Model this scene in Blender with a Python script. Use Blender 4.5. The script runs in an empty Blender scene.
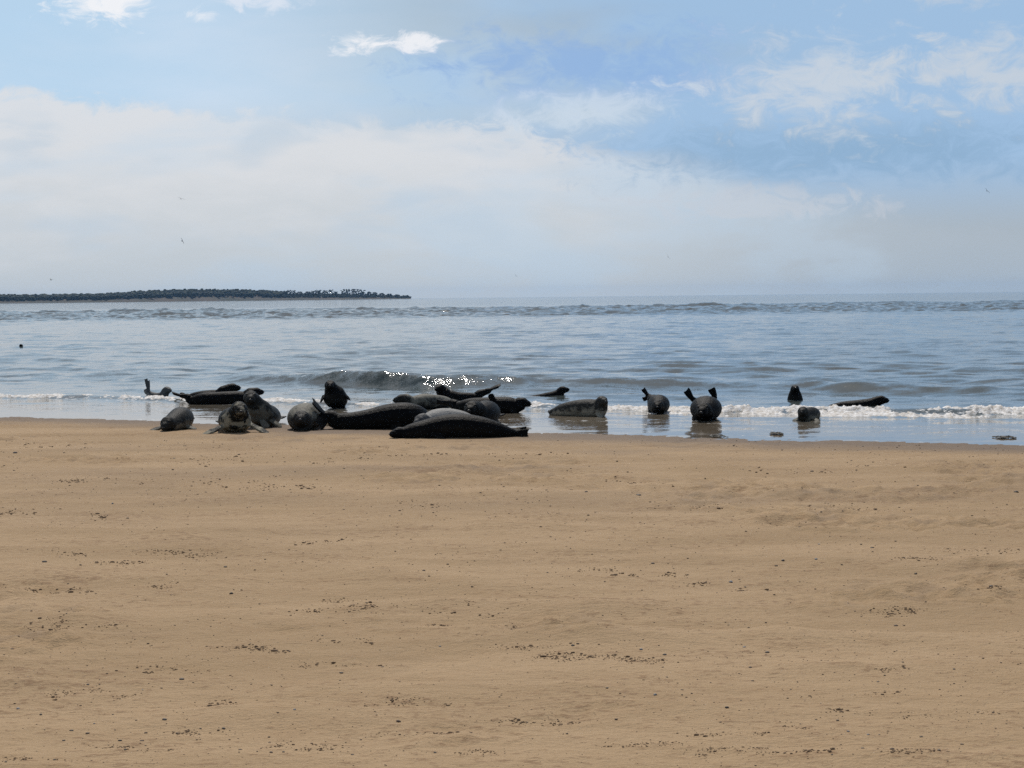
import bpy, bmesh, math, random
import numpy as np
from mathutils import Vector, Matrix

# ------------------------------------------------------------------ camera
SC = bpy.context.scene
COL = SC.collection
F = 1800.0                                  # focal length in pixels of the 1024 wide frame
CAM = Vector((0.0, 0.0, 2.0))
PITCH, ROLL = math.atan(87.1 / F), math.radians(-0.607)
cd = bpy.data.cameras.new('camera')
cd.sensor_width = 36.0
cd.lens = 36.0 * F / 1024.0
cd.clip_start = 0.1
cd.clip_end = 30000.0
cam = bpy.data.objects.new('camera', cd)
COL.objects.link(cam)
CROT = Matrix.Rotation(math.radians(90) - PITCH, 3, 'X') @ Matrix.Rotation(ROLL, 3, 'Z')
cam.matrix_world = Matrix.Translation(CAM) @ CROT.to_4x4()
SC.camera = cam

# ------------------------------------------------------------------ light
SUN_EL, SUN_AZ = math.radians(52), math.radians(-5)     # azimuth from +Y towards +X
sl = bpy.data.lights.new('sun', 'SUN')
sl.energy = 3.3
sl.angle = math.radians(1.0)
sl.color = (1.0, 0.95, 0.88)
sun = bpy.data.objects.new('sun', sl)
COL.objects.link(sun)
SDIR = Vector((math.sin(SUN_AZ) * math.cos(SUN_EL), math.cos(SUN_AZ) * math.cos(SUN_EL), math.sin(SUN_EL)))
sun.rotation_euler = SDIR.to_track_quat('Z', 'Y').to_euler()
sun.location = (0, 0, 60)

SC.view_settings.view_transform = 'Standard'
SC.view_settings.look = 'None'
SC.view_settings.gamma = 1.0
SC.view_settings.exposure = 0.0
SC.view_settings.use_curve_mapping = False
SC.cycles.use_denoising = False
SC.cycles.max_bounces = 4
SC.cycles.diffuse_bounces = 2
SC.cycles.glossy_bounces = 3
SC.cycles.caustics_reflective = False
SC.cycles.volume_bounces = 1
SC.cycles.sample_clamp_indirect = 3.0


class NT:
    """short hand for node trees"""
    def __init__(self, tree):
        self.t = tree
        self.t.nodes.clear()

    def node(self, kind, **kw):
        n = self.t.nodes.new(kind)
        for k, v in kw.items():
            setattr(n, k, v)
        return n

    def put(self, sock, v):
        if v is None:
            return
        if isinstance(v, bpy.types.NodeSocket):
            self.t.links.new(v, sock)
        else:
            if sock.type == 'RGBA' and len(v) == 3:
                v = (*v, 1.0)
            sock.default_value = v

    def m(self, op, a, b=None, c=None, clamp=False):
        n = self.node('ShaderNodeMath', operation=op, use_clamp=clamp)
        for i, v in enumerate((a, b, c)):
            self.put(n.inputs[i], v)
        return n.outputs[0]

    def vm(self, op, a, b=None):
        n = self.node('ShaderNodeVectorMath', operation=op)
        self.put(n.inputs[0], a)
        self.put(n.inputs[1], b)
        return n.outputs[0]

    def step(self, x, lo, hi, a=0.0, b=1.0):
        n = self.node('ShaderNodeMapRange', interpolation_type='SMOOTHSTEP')
        for s, v in zip(n.inputs, (x, lo, hi, a, b)):
            self.put(s, v)
        return n.outputs[0]

    def noise(self, vec, scale, detail=4.0, rough=0.55, dist=0.0, color=False):
        n = self.node('ShaderNodeTexNoise')
        self.put(n.inputs['Vector'], vec)
        n.inputs['Scale'].default_value = scale
        n.inputs['Detail'].default_value = detail
        n.inputs['Roughness'].default_value = rough
        n.inputs['Distortion'].default_value = dist
        return n.outputs['Color' if color else 'Fac']

    def mix(self, f, a, b):
        n = self.node('ShaderNodeMix', data_type='RGBA')
        self.put(n.inputs[0], f)
        self.put(n.inputs[6], a)
        self.put(n.inputs[7], b)
        return n.outputs[2]

    def ramp(self, x, pts, interp='EASE'):
        n = self.node('ShaderNodeValToRGB')
        r = n.color_ramp
        r.interpolation = interp
        while len(r.elements) < len(pts):
            r.elements.new(0.5)
        for e, (p, v) in zip(r.elements, pts):
            e.position = p
            e.color = (v, v, v, 1) if not isinstance(v, tuple) else (*v, 1)
        self.put(n.inputs[0], x)
        return n.outputs[0]

    def xyz(self, v):
        n = self.node('ShaderNodeSeparateXYZ')
        self.put(n.inputs[0], v)
        return n.outputs

    def comb(self, x, y, z):
        n = self.node('ShaderNodeCombineXYZ')
        for s, v in zip(n.inputs, (x, y, z)):
            self.put(s, v)
        return n.outputs[0]


# ------------------------------------------------------------------ sky
W = bpy.data.worlds.new('World')
SC.world = W
W.use_nodes = True
w = NT(W.node_tree)
STR = 0.055
sky = w.node('ShaderNodeTexSky', sky_type='NISHITA', sun_disc=False)
sky.sun_elevation = SUN_EL
sky.sun_rotation = SUN_AZ
sky.altitude = 0.0
sky.air_density = 1.0
sky.dust_density = 1.5
sky.ozone_density = 1.5


def K(r, g, b):                      # cloud radiance seen at this background strength
    return (r / STR, g / STR, b / STR)


dvec = w.node('ShaderNodeTexCoord').outputs['Generated']
dx, dy, dz = w.xyz(dvec)
AZ = w.m('MULTIPLY', w.m('ARCTAN2', dx, dy), 57.2958)        # degrees east of north
EL = w.m('MULTIPLY', w.m('ARCSINE', dz), 57.2958)            # degrees above the horizon
flat = w.vm('MULTIPLY', dvec, (1.0, 1.0, 3.0))               # cloud grain, longer than tall
n_big = w.noise(flat, 5.0, 5, 0.55, 0.3)
n_mid = w.noise(flat, 17.0, 6, 0.6, 0.4)
n_fine = w.noise(w.vm('MULTIPLY', dvec, (1.0, 1.0, 1.7)), 52.0, 7, 0.66, 0.7)
n_soft = w.noise(w.vm('ADD', flat, (3.1, 7.7, 1.3)), 9.0, 3, 0.5)
wob = w.m('SUBTRACT', n_mid, 0.5)
wobf = w.m('SUBTRACT', n_fine, 0.5)
wobs = w.m('SUBTRACT', n_soft, 0.5)
col = sky.outputs[0]
# clear blue gaps and the broken blue-grey layer above them
mist = w.m('MULTIPLY', w.step(EL, 9.5, 4.0), 0.92)
col = w.mix(mist, col, w.mix(w.m('MULTIPLY', w.step(AZ, -1.0, 15.0), 0.85), K(0.56, 0.62, 0.67), K(0.39, 0.46, 0.53)))
rest = w.m('MULTIPLY', w.step(n_big, 0.42, 0.66), w.m('MULTIPLY', w.step(EL, 8.0, 16.0), 0.55))
col = w.mix(rest, col, K(0.55, 0.60, 0.68))
gap = w.m('ADD', w.step(AZ, -9.0, 8.0), w.m('MULTIPLY', wobs, 1.6))
high = w.m('MULTIPLY', w.step(EL, 1.5, 4.5), w.step(EL, 32.0, 11.0))
col = w.mix(w.m('MULTIPLY', w.step(gap, 0.05, 0.95), w.m('MULTIPLY', high, 0.92)), col, K(0.35, 0.53, 0.76))
pale = w.m('MULTIPLY', w.step(AZ, 6.0, -11.0), w.m('MULTIPLY', w.step(EL, 4.0, 6.5), w.step(EL, 32.0, 11.0)))
col = w.mix(w.m('MULTIPLY', pale, 0.85), col, w.mix(w.step(n_big, 0.35, 0.65), K(0.50, 0.70, 0.90), K(0.62, 0.76, 0.92)))
# long low bank of pale cloud
edge = w.ramp(w.m('DIVIDE', w.m('ADD', AZ, 20.0), 40.0),
              [(0.0, 0.62), (0.10, 0.66), (0.30, 0.60), (0.48, 0.56), (0.62, 0.46), (0.76, 0.29), (0.90, 0.20)], 'EASE')
edge = w.m('MULTIPLY', edge, 10.0)
lip = w.m('SUBTRACT', w.m('ADD', edge, w.m('ADD', w.m('MULTIPLY', wob, 1.6), w.m('MULTIPLY', wobf, 1.7))), EL)
bank = w.step(lip, w.step(AZ, 2.0, 10.0, 0.0, -0.5), w.step(AZ, 2.0, 10.0, 0.55, 1.2))
bankcol = w.mix(w.step(w.m('ADD', EL, w.m('MULTIPLY', wob, 4.0)), 0.3, 5.0), K(0.56, 0.61, 0.65), K(0.73, 0.745, 0.77))
bankcol = w.mix(w.m('MULTIPLY', w.step(AZ, -1.0, 15.0), 0.85), bankcol, K(0.40, 0.47, 0.54))
bankcol = w.mix(w.m('MULTIPLY', w.step(n_big, 0.50, 0.66), 0.5), bankcol, K(0.54, 0.68, 0.82))
bankcol = w.mix(w.m('MULTIPLY', w.m('MULTIPLY', w.step(n_soft, 0.48, 0.62), w.step(n_mid, 0.38, 0.58)), 0.5), bankcol, K(0.50, 0.61, 0.72))
col = w.mix(w.m('MULTIPLY', bank, 0.88), col, bankcol)


def puff(col, px, py, rx, ry, c, amt, soft=0.9, rag=1.0):
    """one cloud, given by where it stands in the sky (degrees)"""
    a0, e0 = (px - 512) / 31.4, (296 - py) / 31.4
    ax = w.m('DIVIDE', w.m('SUBTRACT', AZ, a0), rx / 31.4)
    ey = w.m('DIVIDE', w.m('SUBTRACT', EL, e0), ry / 31.4)
    r = w.m('SQRT', w.m('ADD', w.m('MULTIPLY', ax, ax), w.m('MULTIPLY', ey, ey)))
    r = w.m('ADD', r, w.m('ADD', w.m('MULTIPLY', wob, -1.6 * rag), w.m('MULTIPLY', wobf, -4.2 * rag)))
    return w.mix(w.m('MULTIPLY', w.step(r, 1.15, 1.15 - soft), amt), col, c)


WHT, GRY = K(0.92, 0.92, 0.94), K(0.56, 0.62, 0.70)
col = puff(col, 830, 155, 260, 42, K(0.27, 0.43, 0.62), 0.85, 1.15, 0.6)
col = puff(col, 590, 70, 190, 45, K(0.28, 0.45, 0.74), 0.8, 1.15, 0.7)
col = puff(col, 815, 92, 110, 58, K(0.60, 0.66, 0.73), 0.85, 1.3, 0.85)
col = puff(col, 985, 88, 105, 42, K(0.58, 0.64, 0.71), 0.85, 1.3, 0.85)
col = puff(col, 960, 8, 95, 18, GRY, 0.7, 1.3, 0.85)
col = puff(col, 585, 114, 110, 28, K(0.64, 0.73, 0.82), 0.75, 1.3, 0.85)
col = puff(col, 750, 205, 130, 18, K(0.58, 0.62, 0.68), 0.6, 1.0)
col = puff(col, 880, 212, 30, 10, K(0.56, 0.60, 0.66), 0.5, 1.0)
col = puff(col, 118, 10, 50, 20, WHT, 0.9, 1.0, 0.9)
col = puff(col, 210, 20, 26, 8, WHT, 0.6, 1.0)
col = puff(col, 270, 3, 60, 12, K(0.78, 0.82, 0.90), 0.7, 1.0)
col = puff(col, 362, 43, 27, 14, WHT, 0.9, 1.0, 0.9)
col = puff(col, 425, 44, 25, 10, WHT, 0.85, 1.1, 1.15)
col = puff(col, 845, -2, 22, 7, WHT, 0.8, 0.9)
W.cycles.sampling_method = 'MANUAL'
W.cycles.sample_map_resolution = 256
bg = w.node('ShaderNodeBackground')
w.put(bg.inputs[0], col)
bg.inputs[1].default_value = STR
out = w.node('ShaderNodeOutputWorld')
w.t.links.new(bg.outputs[0], out.inputs[0])

# ------------------------------------------------------------------ numeric helpers
rng = np.random.default_rng(11)
random.seed(5)


def _hash(ix, iy, seed):
    h = (ix.astype(np.int64) * 374761393 + iy.astype(np.int64) * 668265263 + seed * 1442695041) & 0xFFFFFFFF
    h = ((h ^ (h >> 13)) * 1274126177) & 0xFFFFFFFF
    h = (h ^ (h >> 16)) & 0xFFFF
    return h / 65535.0


def vnoise(x, y, seed=0):
    ix, iy = np.floor(x), np.floor(y)
    fx, fy = x - ix, y - iy
    fx, fy = fx * fx * (3 - 2 * fx), fy * fy * (3 - 2 * fy)
    a, b = _hash(ix, iy, seed), _hash(ix + 1, iy, seed)
    c, d = _hash(ix, iy + 1, seed), _hash(ix + 1, iy + 1, seed)
    return (a + (b - a) * fx) * (1 - fy) + (c + (d - c) * fx) * fy - 0.5


def fbm(x, y, seed=0, octs=4, gain=0.5):
    s, a = 0, 1.0
    for k in range(octs):
        s = s + a * vnoise(x * 2 ** k + 17.3 * k, y * 2 ** k + 9.1 * k, seed + k)
        a *= gain
    return s


def sstep(x, a, b):
    t = np.clip((x - a) / (b - a), 0, 1)
    return t * t * (3 - 2 * t)


def shore_y(x):
    return 26.75 - 0.535 * 30 * np.tanh(x / 30)


def land(x, y):
    """distance inland of the water's edge (negative out at sea)"""
    return (shore_y(x) - y) * 0.90


def sand_base(x, y):
    s = land(x, y)
    return np.where(s > 0, 0.0135 * s, np.maximum(0.028 * s, -1.5))


def pix_dir(px, py):
    d = CROT @ Vector(((px - 512) / F, (384 - py) / F, -1.0))
    return d


def ground(px, py):
    """the point of beach or sea that shows at this pixel"""
    d = pix_dir(px, py)
    z = 0.0
    for _ in range(6):
        t = (z - CAM.z) / d.z
        p = CAM + d * t
        z = max(0.0, float(sand_base(p.x, p.y)))
    return Vector((p.x, p.y, z))


def at_dist(px, py, dist):
    d = pix_dir(px, py)
    return CAM + d * (dist / d.y)


def mesh_obj(name, verts, faces, mat=None, parent=None, smooth=True, link=True):
    """verts (n,3) array, faces (m,k) array or list of tuples -> one linked mesh object"""
    me = bpy.data.meshes.new(name)
    verts = np.asarray(verts, dtype=np.float32)
    if isinstance(faces, np.ndarray):
        n, k = faces.shape
        me.vertices.add(len(verts))
        me.vertices.foreach_set('co', verts.ravel())
        me.loops.add(n * k)
        me.loops.foreach_set('vertex_index', faces.astype(np.int32).ravel())
        me.polygons.add(n)
        me.polygons.foreach_set('loop_start', np.arange(0, n * k, k, dtype=np.int32))
        me.update(calc_edges=True)
    else:
        me.from_pydata([tuple(map(float, v)) for v in verts], [], faces)
        me.update()
    if smooth:
        me.polygons.foreach_set('use_smooth', np.ones(len(me.polygons), dtype=bool))
    if mat:
        me.materials.append(mat)
    o = bpy.data.objects.new(name, me)
    if link:
        COL.objects.link(o)
    if parent:
        o.parent = parent
    return o


def grid_faces(nr, nc):
    i = np.arange(nr * nc).reshape(nr, nc)
    return np.stack([i[:-1, :-1], i[:-1, 1:], i[1:, 1:], i[1:, :-1]], -1).reshape(-1, 4)


def attr(o, name, vals):
    a = o.data.attributes.new(name, 'FLOAT', 'POINT')
    a.data.foreach_set('value', np.asarray(vals, dtype=np.float32).ravel())


def tag(o, label=None, cat=None, group=None, kind=None):
    for k, v in (('label', label), ('category', cat), ('group', group), ('kind', kind)):
        if v:
            o[k] = v
    return o


def material(name):
    m = bpy.data.materials.new(name)
    m.use_nodes = True
    n = NT(m.node_tree)
    o = n.node('ShaderNodeOutputMaterial')
    b = n.node('ShaderNodeBsdfPrincipled')
    n.t.links.new(b.outputs[0], o.inputs['Surface'])
    return m, n, b


def bump(n, b, h, strength, dist):
    k = n.node('ShaderNodeBump')
    k.inputs['Strength'].default_value = strength
    k.inputs['Distance'].default_value = dist
    n.put(k.inputs['Height'], h)
    n.t.links.new(k.outputs[0], b.inputs['Normal'])


def attribute(n, name):
    a = n.node('ShaderNodeAttribute', attribute_name=name)
    return a.outputs['Fac']


# ------------------------------------------------------------------ materials
def mat_sand():
    m, n, b = material('sand')
    p = n.node('ShaderNodeTexCoord').outputs['Object']
    wet = attribute(n, 'wet')
    big = n.noise(n.vm('MULTIPLY', p, (0.35, 1.0, 1.0)), 0.9, 5, 0.6, 0.3)
    mid = n.noise(n.vm('MULTIPLY', p, (0.6, 1.0, 1.0)), 6.0, 5, 0.65)
    grain = n.noise(p, 160.0, 3, 0.7)
    speck = n.noise(p, 60.0, 2, 0.6)
    c = n.mix(n.step(big, 0.35, 0.65), (0.340, 0.230, 0.124), (0.400, 0.275, 0.155))
    c = n.mix(n.m('MULTIPLY', n.step(mid, 0.45, 0.72), 0.35), c, (0.31, 0.195, 0.10))
    c = n.mix(n.m('MULTIPLY', n.step(grain, 0.45, 0.75), 0.35), c, (0.24, 0.15, 0.08))
    zone = n.noise(n.vm('MULTIPLY', p, (0.45, 1.0, 1.0)), 1.6, 4, 0.65, 0.4)
    crumb = n.noise(n.vm('MULTIPLY', p, (0.7, 1.0, 1.0)), 22.0, 4, 0.7)
    cr = n.m('ADD', crumb, n.m('MULTIPLY', n.m('SUBTRACT', zone, 0.5), 0.55))
    c = n.mix(n.m('MULTIPLY', n.step(cr, 0.54, 0.70), 0.65), c, (0.195, 0.110, 0.055))
    c = n.mix(n.m('MULTIPLY', n.step(speck, 0.64, 0.74), 0.6), c, (0.12, 0.08, 0.05))
    wetc = n.mix(n.step(mid, 0.3, 0.7), (0.17, 0.115, 0.07), (0.13, 0.085, 0.052))
    c = n.mix(wet, c, wetc)
    n.put(b.inputs['Base Color'], c)
    n.put(b.inputs['Roughness'], n.m('SUBTRACT', 0.92, n.m('MULTIPLY', wet, 0.15)))
    b.inputs['Specular IOR Level'].default_value = 0.25
    h = n.m('ADD', n.m('MULTIPLY', grain, 0.2), n.m('ADD', n.m('MULTIPLY', cr, 1.2), n.m('ADD', n.m('MULTIPLY', speck, 0.4), mid)))
    bump(n, b, h, 0.7, 0.02)
    return m


def mat_water():
    m, n, b = material('sea_water')
    p = n.node('ShaderNodeTexCoord').outputs['Object']
    sh = attribute(n, 'shallow')
    chop = attribute(n, 'chop')
    foam = attribute(n, 'foam')
    tint = n.noise(n.vm('MULTIPLY', p, (0.3, 1.0, 1.0)), 0.6, 3)
    deep = n.mix(n.step(tint, 0.35, 0.65), (0.066, 0.088, 0.092), (0.076, 0.090, 0.086))
    c = n.mix(sh, deep, (0.19, 0.15, 0.105))
    lace = n.noise(n.vm('MULTIPLY', p, (0.8, 1.0, 1.0)), 9.0, 5, 0.7, 0.6)
    fm = n.step(n.m('ADD', n.m('MULTIPLY', lace, 0.9), n.m('MULTIPLY', foam, 0.75)), 0.78, 0.95)
    fm = n.m('MULTIPLY', fm, n.step(foam, 0.02, 0.25))
    c = n.mix(fm, c, (0.72, 0.73, 0.74))
    n.put(b.inputs['Base Color'], c)
    n.put(b.inputs['Roughness'], n.m('ADD', 0.06, n.m('MULTIPLY', fm, 0.6)))
    b.inputs['IOR'].default_value = 1.333
    r1 = n.noise(n.vm('MULTIPLY', p, (0.5, 1.0, 1.0)), 3.2, 4, 0.62, 0.2, color=True)
    r2 = n.noise(n.vm('MULTIPLY', p, (0.6, 1.0, 1.0)), 38.0, 2, 0.6, color=True)
    r = n.vm('ADD', n.vm('SUBTRACT', r1, (0.5, 0.5, 0.5)), n.vm('MULTIPLY', n.vm('SUBTRACT', r2, (0.5, 0.5, 0.5)), (0.85, 0.85, 0.85)))
    k = n.m('MULTIPLY', chop, 0.36)
    r = n.vm('MULTIPLY', n.vm('MULTIPLY', r, (0.7, 1.0, 0.0)), n.comb(k, k, k))
    nn = n.vm('NORMALIZE', n.vm('ADD', n.node('ShaderNodeNewGeometry').outputs['Normal'], r))
    n.put(b.inputs['Normal'], nn)
    return m


def mat_foam():
    m, n, b = material('foam')
    p = n.node('ShaderNodeTexCoord').outputs['Object']
    a = n.noise(p, 14.0, 4, 0.65)
    n.put(b.inputs['Base Color'], n.mix(n.step(a, 0.35, 0.65), (0.40, 0.36, 0.31), (0.74, 0.73, 0.72)))
    b.inputs['Roughness'].default_value = 0.65
    bump(n, b, n.noise(p, 40.0, 3, 0.6), 0.6, 0.02)
    return m


def mat_fur(name, dark, lightc, spots, rough=0.5):
    m, n, b = material(name)
    p = n.node('ShaderNodeTexCoord').outputs['Object']
    pale = attribute(n, 'belly')
    blot = n.noise(p, 9.0, 4, 0.6, 0.5)
    fine = n.noise(p, 55.0, 3, 0.65)
    f = n.m('ADD', pale, n.m('MULTIPLY', n.m('SUBTRACT', blot, 0.5), spots))
    c = n.mix(n.step(f, 0.36, 0.78), dark, lightc)
    fleck = n.noise(p, 24.0, 3, 0.6, 0.4)
    c = n.mix(n.m('MULTIPLY', n.m('MULTIPLY', n.step(fleck, 0.56, 0.66), n.step(pale, 0.05, 0.4)), 0.5), c, lightc)
    c = n.mix(n.m('MULTIPLY', n.step(fine, 0.5, 0.75), 0.4), c, tuple(0.5 * v for v in dark))
    n.put(b.inputs['Base Color'], c)
    b.inputs['Roughness'].default_value = rough
    b.inputs['Specular IOR Level'].default_value = 0.06
    bump(n, b, n.m('ADD', fine, n.m('ADD', blot, fleck)), 0.6, 0.014)
    return m


def mat_plain(name, c1, c2, scale, rough, bumpd=0.0):
    m, n, b = material(name)
    p = n.node('ShaderNodeTexCoord').outputs['Object']
    a = n.noise(p, scale, 4, 0.6)
    n.put(b.inputs['Base Color'], n.mix(n.step(a, 0.35, 0.65), c1, c2))
    b.inputs['Roughness'].default_value = rough
    if bumpd:
        bump(n, b, a, 0.6, bumpd)
    return m


M_SAND, M_SEA, M_FOAM = mat_sand(), mat_water(), mat_foam()
FUR = {
    'dark': mat_fur('dark_fur', (0.0045, 0.0045, 0.005), (0.013, 0.012, 0.0105), 0.9),
    'grey': mat_fur('grey_fur', (0.024, 0.024, 0.022), (0.18, 0.168, 0.135), 1.3),
    'pale': mat_fur('pale_fur', (0.035, 0.034, 0.031), (0.32, 0.29, 0.23), 1.3),
    'silver': mat_fur('silver_fur', (0.10, 0.10, 0.098), (0.30, 0.29, 0.27), 1.0),
    'spotted': mat_fur('spotted_fur', (0.009, 0.009, 0.008), (0.25, 0.225, 0.165), 2.4),
}
M_EYE = mat_plain('eye_gloss', (0.006, 0.005, 0.005), (0.012, 0.010, 0.008), 20, 0.08)
M_NOSE = mat_plain('nose_skin', (0.010, 0.010, 0.010), (0.022, 0.020, 0.020), 60, 0.4)
M_PEB = [mat_plain('pebble_dark', (0.035, 0.028, 0.023), (0.080, 0.060, 0.045), 60, 0.7),
         mat_plain('pebble_brown', (0.075, 0.050, 0.035), (0.13, 0.085, 0.055), 60, 0.8),
         mat_plain('pebble_grey', (0.13, 0.135, 0.14), (0.22, 0.22, 0.22), 60, 0.7)]
M_CRUMB = mat_plain('damp_sand', (0.14, 0.085, 0.046), (0.25, 0.16, 0.088), 30, 0.9)
M_WEED = mat_plain('wet_weed', (0.012, 0.011, 0.007), (0.035, 0.028, 0.014), 25, 0.75)
M_GULL = mat_plain('gull_feather', (0.03, 0.03, 0.035), (0.09, 0.09, 0.095), 8, 0.8)
M_WOOD = mat_plain('far_foliage', (0.012, 0.022, 0.016), (0.030, 0.045, 0.026), 0.04, 0.9)
M_BARK = mat_plain('bark', (0.05, 0.035, 0.025), (0.09, 0.065, 0.045), 1.0, 0.9)
M_LAND = mat_plain('heath', (0.03, 0.035, 0.022), (0.075, 0.058, 0.042), 0.02, 0.95)

# ------------------------------------------------------------------ beach
def build_beach():
    d = [-80, -30, -10, 0, 1.5, 2.5]
    v = 3.2
    while v < 48:
        d.append(v)
        v += 0.0048 * v
    d += [50, 56, 65, 80]
    d = np.array(d)
    core = np.arange(-0.40, 0.4001, 0.00165)
    u = np.concatenate([[-40, -15, -6, -3, -1.6, -0.9, -0.6, -0.47], core, [0.47, 0.6, 0.9, 1.6, 3, 6, 15, 40]])
    wd = np.maximum(d, 2.5) + 0.5
    X = u[None, :] * wd[:, None]
    Y = np.repeat(d[:, None], len(u), 1)
    s = land(X, Y)
    Z = sand_base(X, Y)
    inland = sstep(s, 0.0, 5.0)
    und = 0.030 * fbm(X * 0.10, Y * 0.22, 3, 3)
    rip = 0.030 * fbm(X * 0.55, Y * 1.5, 21, 5, 0.55)
    # scuffed patches, where seals have dragged themselves
    patch = sstep(fbm(X * 0.35, Y * 0.55, 40, 3), 0.02, 0.40)
    scuff = 0.075 * patch * fbm(X * 4.5, Y * 4.5, 55, 4, 0.6)
    fine = 0.006 * fbm(X * 14, Y * 14, 71, 2)
    # a few shallow drag ridges running along the beach
    bend = Y + 0.9 * fbm(X * 0.30, Y * 0.12, 90, 3)
    ridge = 0
    for yy, amp, x0, x1, tilt, wd_ in ((8.3, .016, -4, 1.2, .10, .10), (9.7, .022, -.5, 4, -.06, .12), (11.6, .020, -5, 0.5, .12, .14), (7.4, .016, 0.2, 3, .2, .09), (14.2, .022, -5, 6, .03, .18),
                                       (6.9, .014, -3, -0.4, -.15, .08), (8.9, .018, -3.5, -.3, .22, .10), (10.6, .020, -4, 1.5, -.10, .13), (12.8, .022, 0.5, 5.5, .10, .15), (17, .022, -6, 3, .05, .2),
                                       (20, .020, -3, 7, -.04, .22), (7.9, .016, -2, 2.2, -.08, .08), (6.6, .014, 0.3, 2.6, .1, .07), (9.2, .016, 1.0, 4.2, .16, .10)):
        k = sstep(X, x0, x0 + 1) * (1 - sstep(X, x1 - 1, x1))
        q = bend + tilt * X - yy
        side_ = np.where(q > 0, np.exp(-(q / wd_) ** 2), np.exp(-(q / (wd_ * 2.6)) ** 2))
        ridge = ridge + 1.6 * amp * k * side_ * np.clip(0.7 + 1.8 * fbm(X * 1.3, Y * 0.3, 17 + int(yy * 10), 3), 0, 2)
    Z = Z + (und + rip + scuff + ridge) * (0.12 + 0.88 * inland) + fine
    wetn = s + 1.1 * fbm(X * 0.5, Y * 0.9, 33, 4)
    wet = 1 - sstep(wetn, 0.1, 2.5)
    damp = 0.35 * sstep(fbm(X * 0.3, Y * 0.6, 44, 4), 0.05, 0.5) * (1 - sstep(s, 3, 16))
    scar = 0.5 * patch * sstep(fbm(X * 5, Y * 5, 58, 3), 0.1, 0.5)
    o = mesh_obj('beach', np.stack([X, Y, Z], -1).reshape(-1, 3), grid_faces(len(d), len(u)), M_SAND)
    attr(o, 'wet', np.clip(wet + damp + scar * 0.7, 0, 1))
    tag(o, kind='structure', label='wide flat brown sand beach sloping down to the sea')
    return o


# ------------------------------------------------------------------ sea
def crest_world(pts):
    """pixel foot line and height in pixels -> world x, y, height"""
    r = []
    for px, py, hp in pts:
        d = pix_dir(px, py)
        p = CAM + d * (-CAM.z / d.z)
        r.append((p.x, p.y, hp * p.y / F))
    return np.array(r)


MAIN = crest_world([(-330, 371, 3), (-120, 374, 2), (20, 376, 1.5), (60, 376, 3), (105, 376.5, 6), (150, 377, 4), (210, 378, 4), (255, 380.5, 7), (285, 382, 12),
                    (350, 384, 17), (420, 387, 21), (465, 387, 18), (500, 386, 12), (540, 385, 8), (600, 385.5, 8.5),
                    (700, 387, 8.5), (800, 389, 8), (860, 391, 6.5), (950, 393, 5.5), (1024, 394, 5), (1400, 400, 4)])
SURF = crest_world([(-330, 392, 3), (0, 398, 4), (60, 398.5, 4.5), (130, 399.5, 5), (210, 401, 4), (300, 404, 5), (420, 406, 4.5), (540, 408, 5), (600, 409, 5.5), (700, 411, 6.5),
                    (780, 412, 7), (860, 412, 7), (940, 413, 9), (1024, 415, 9), (1400, 424, 9)])


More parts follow.
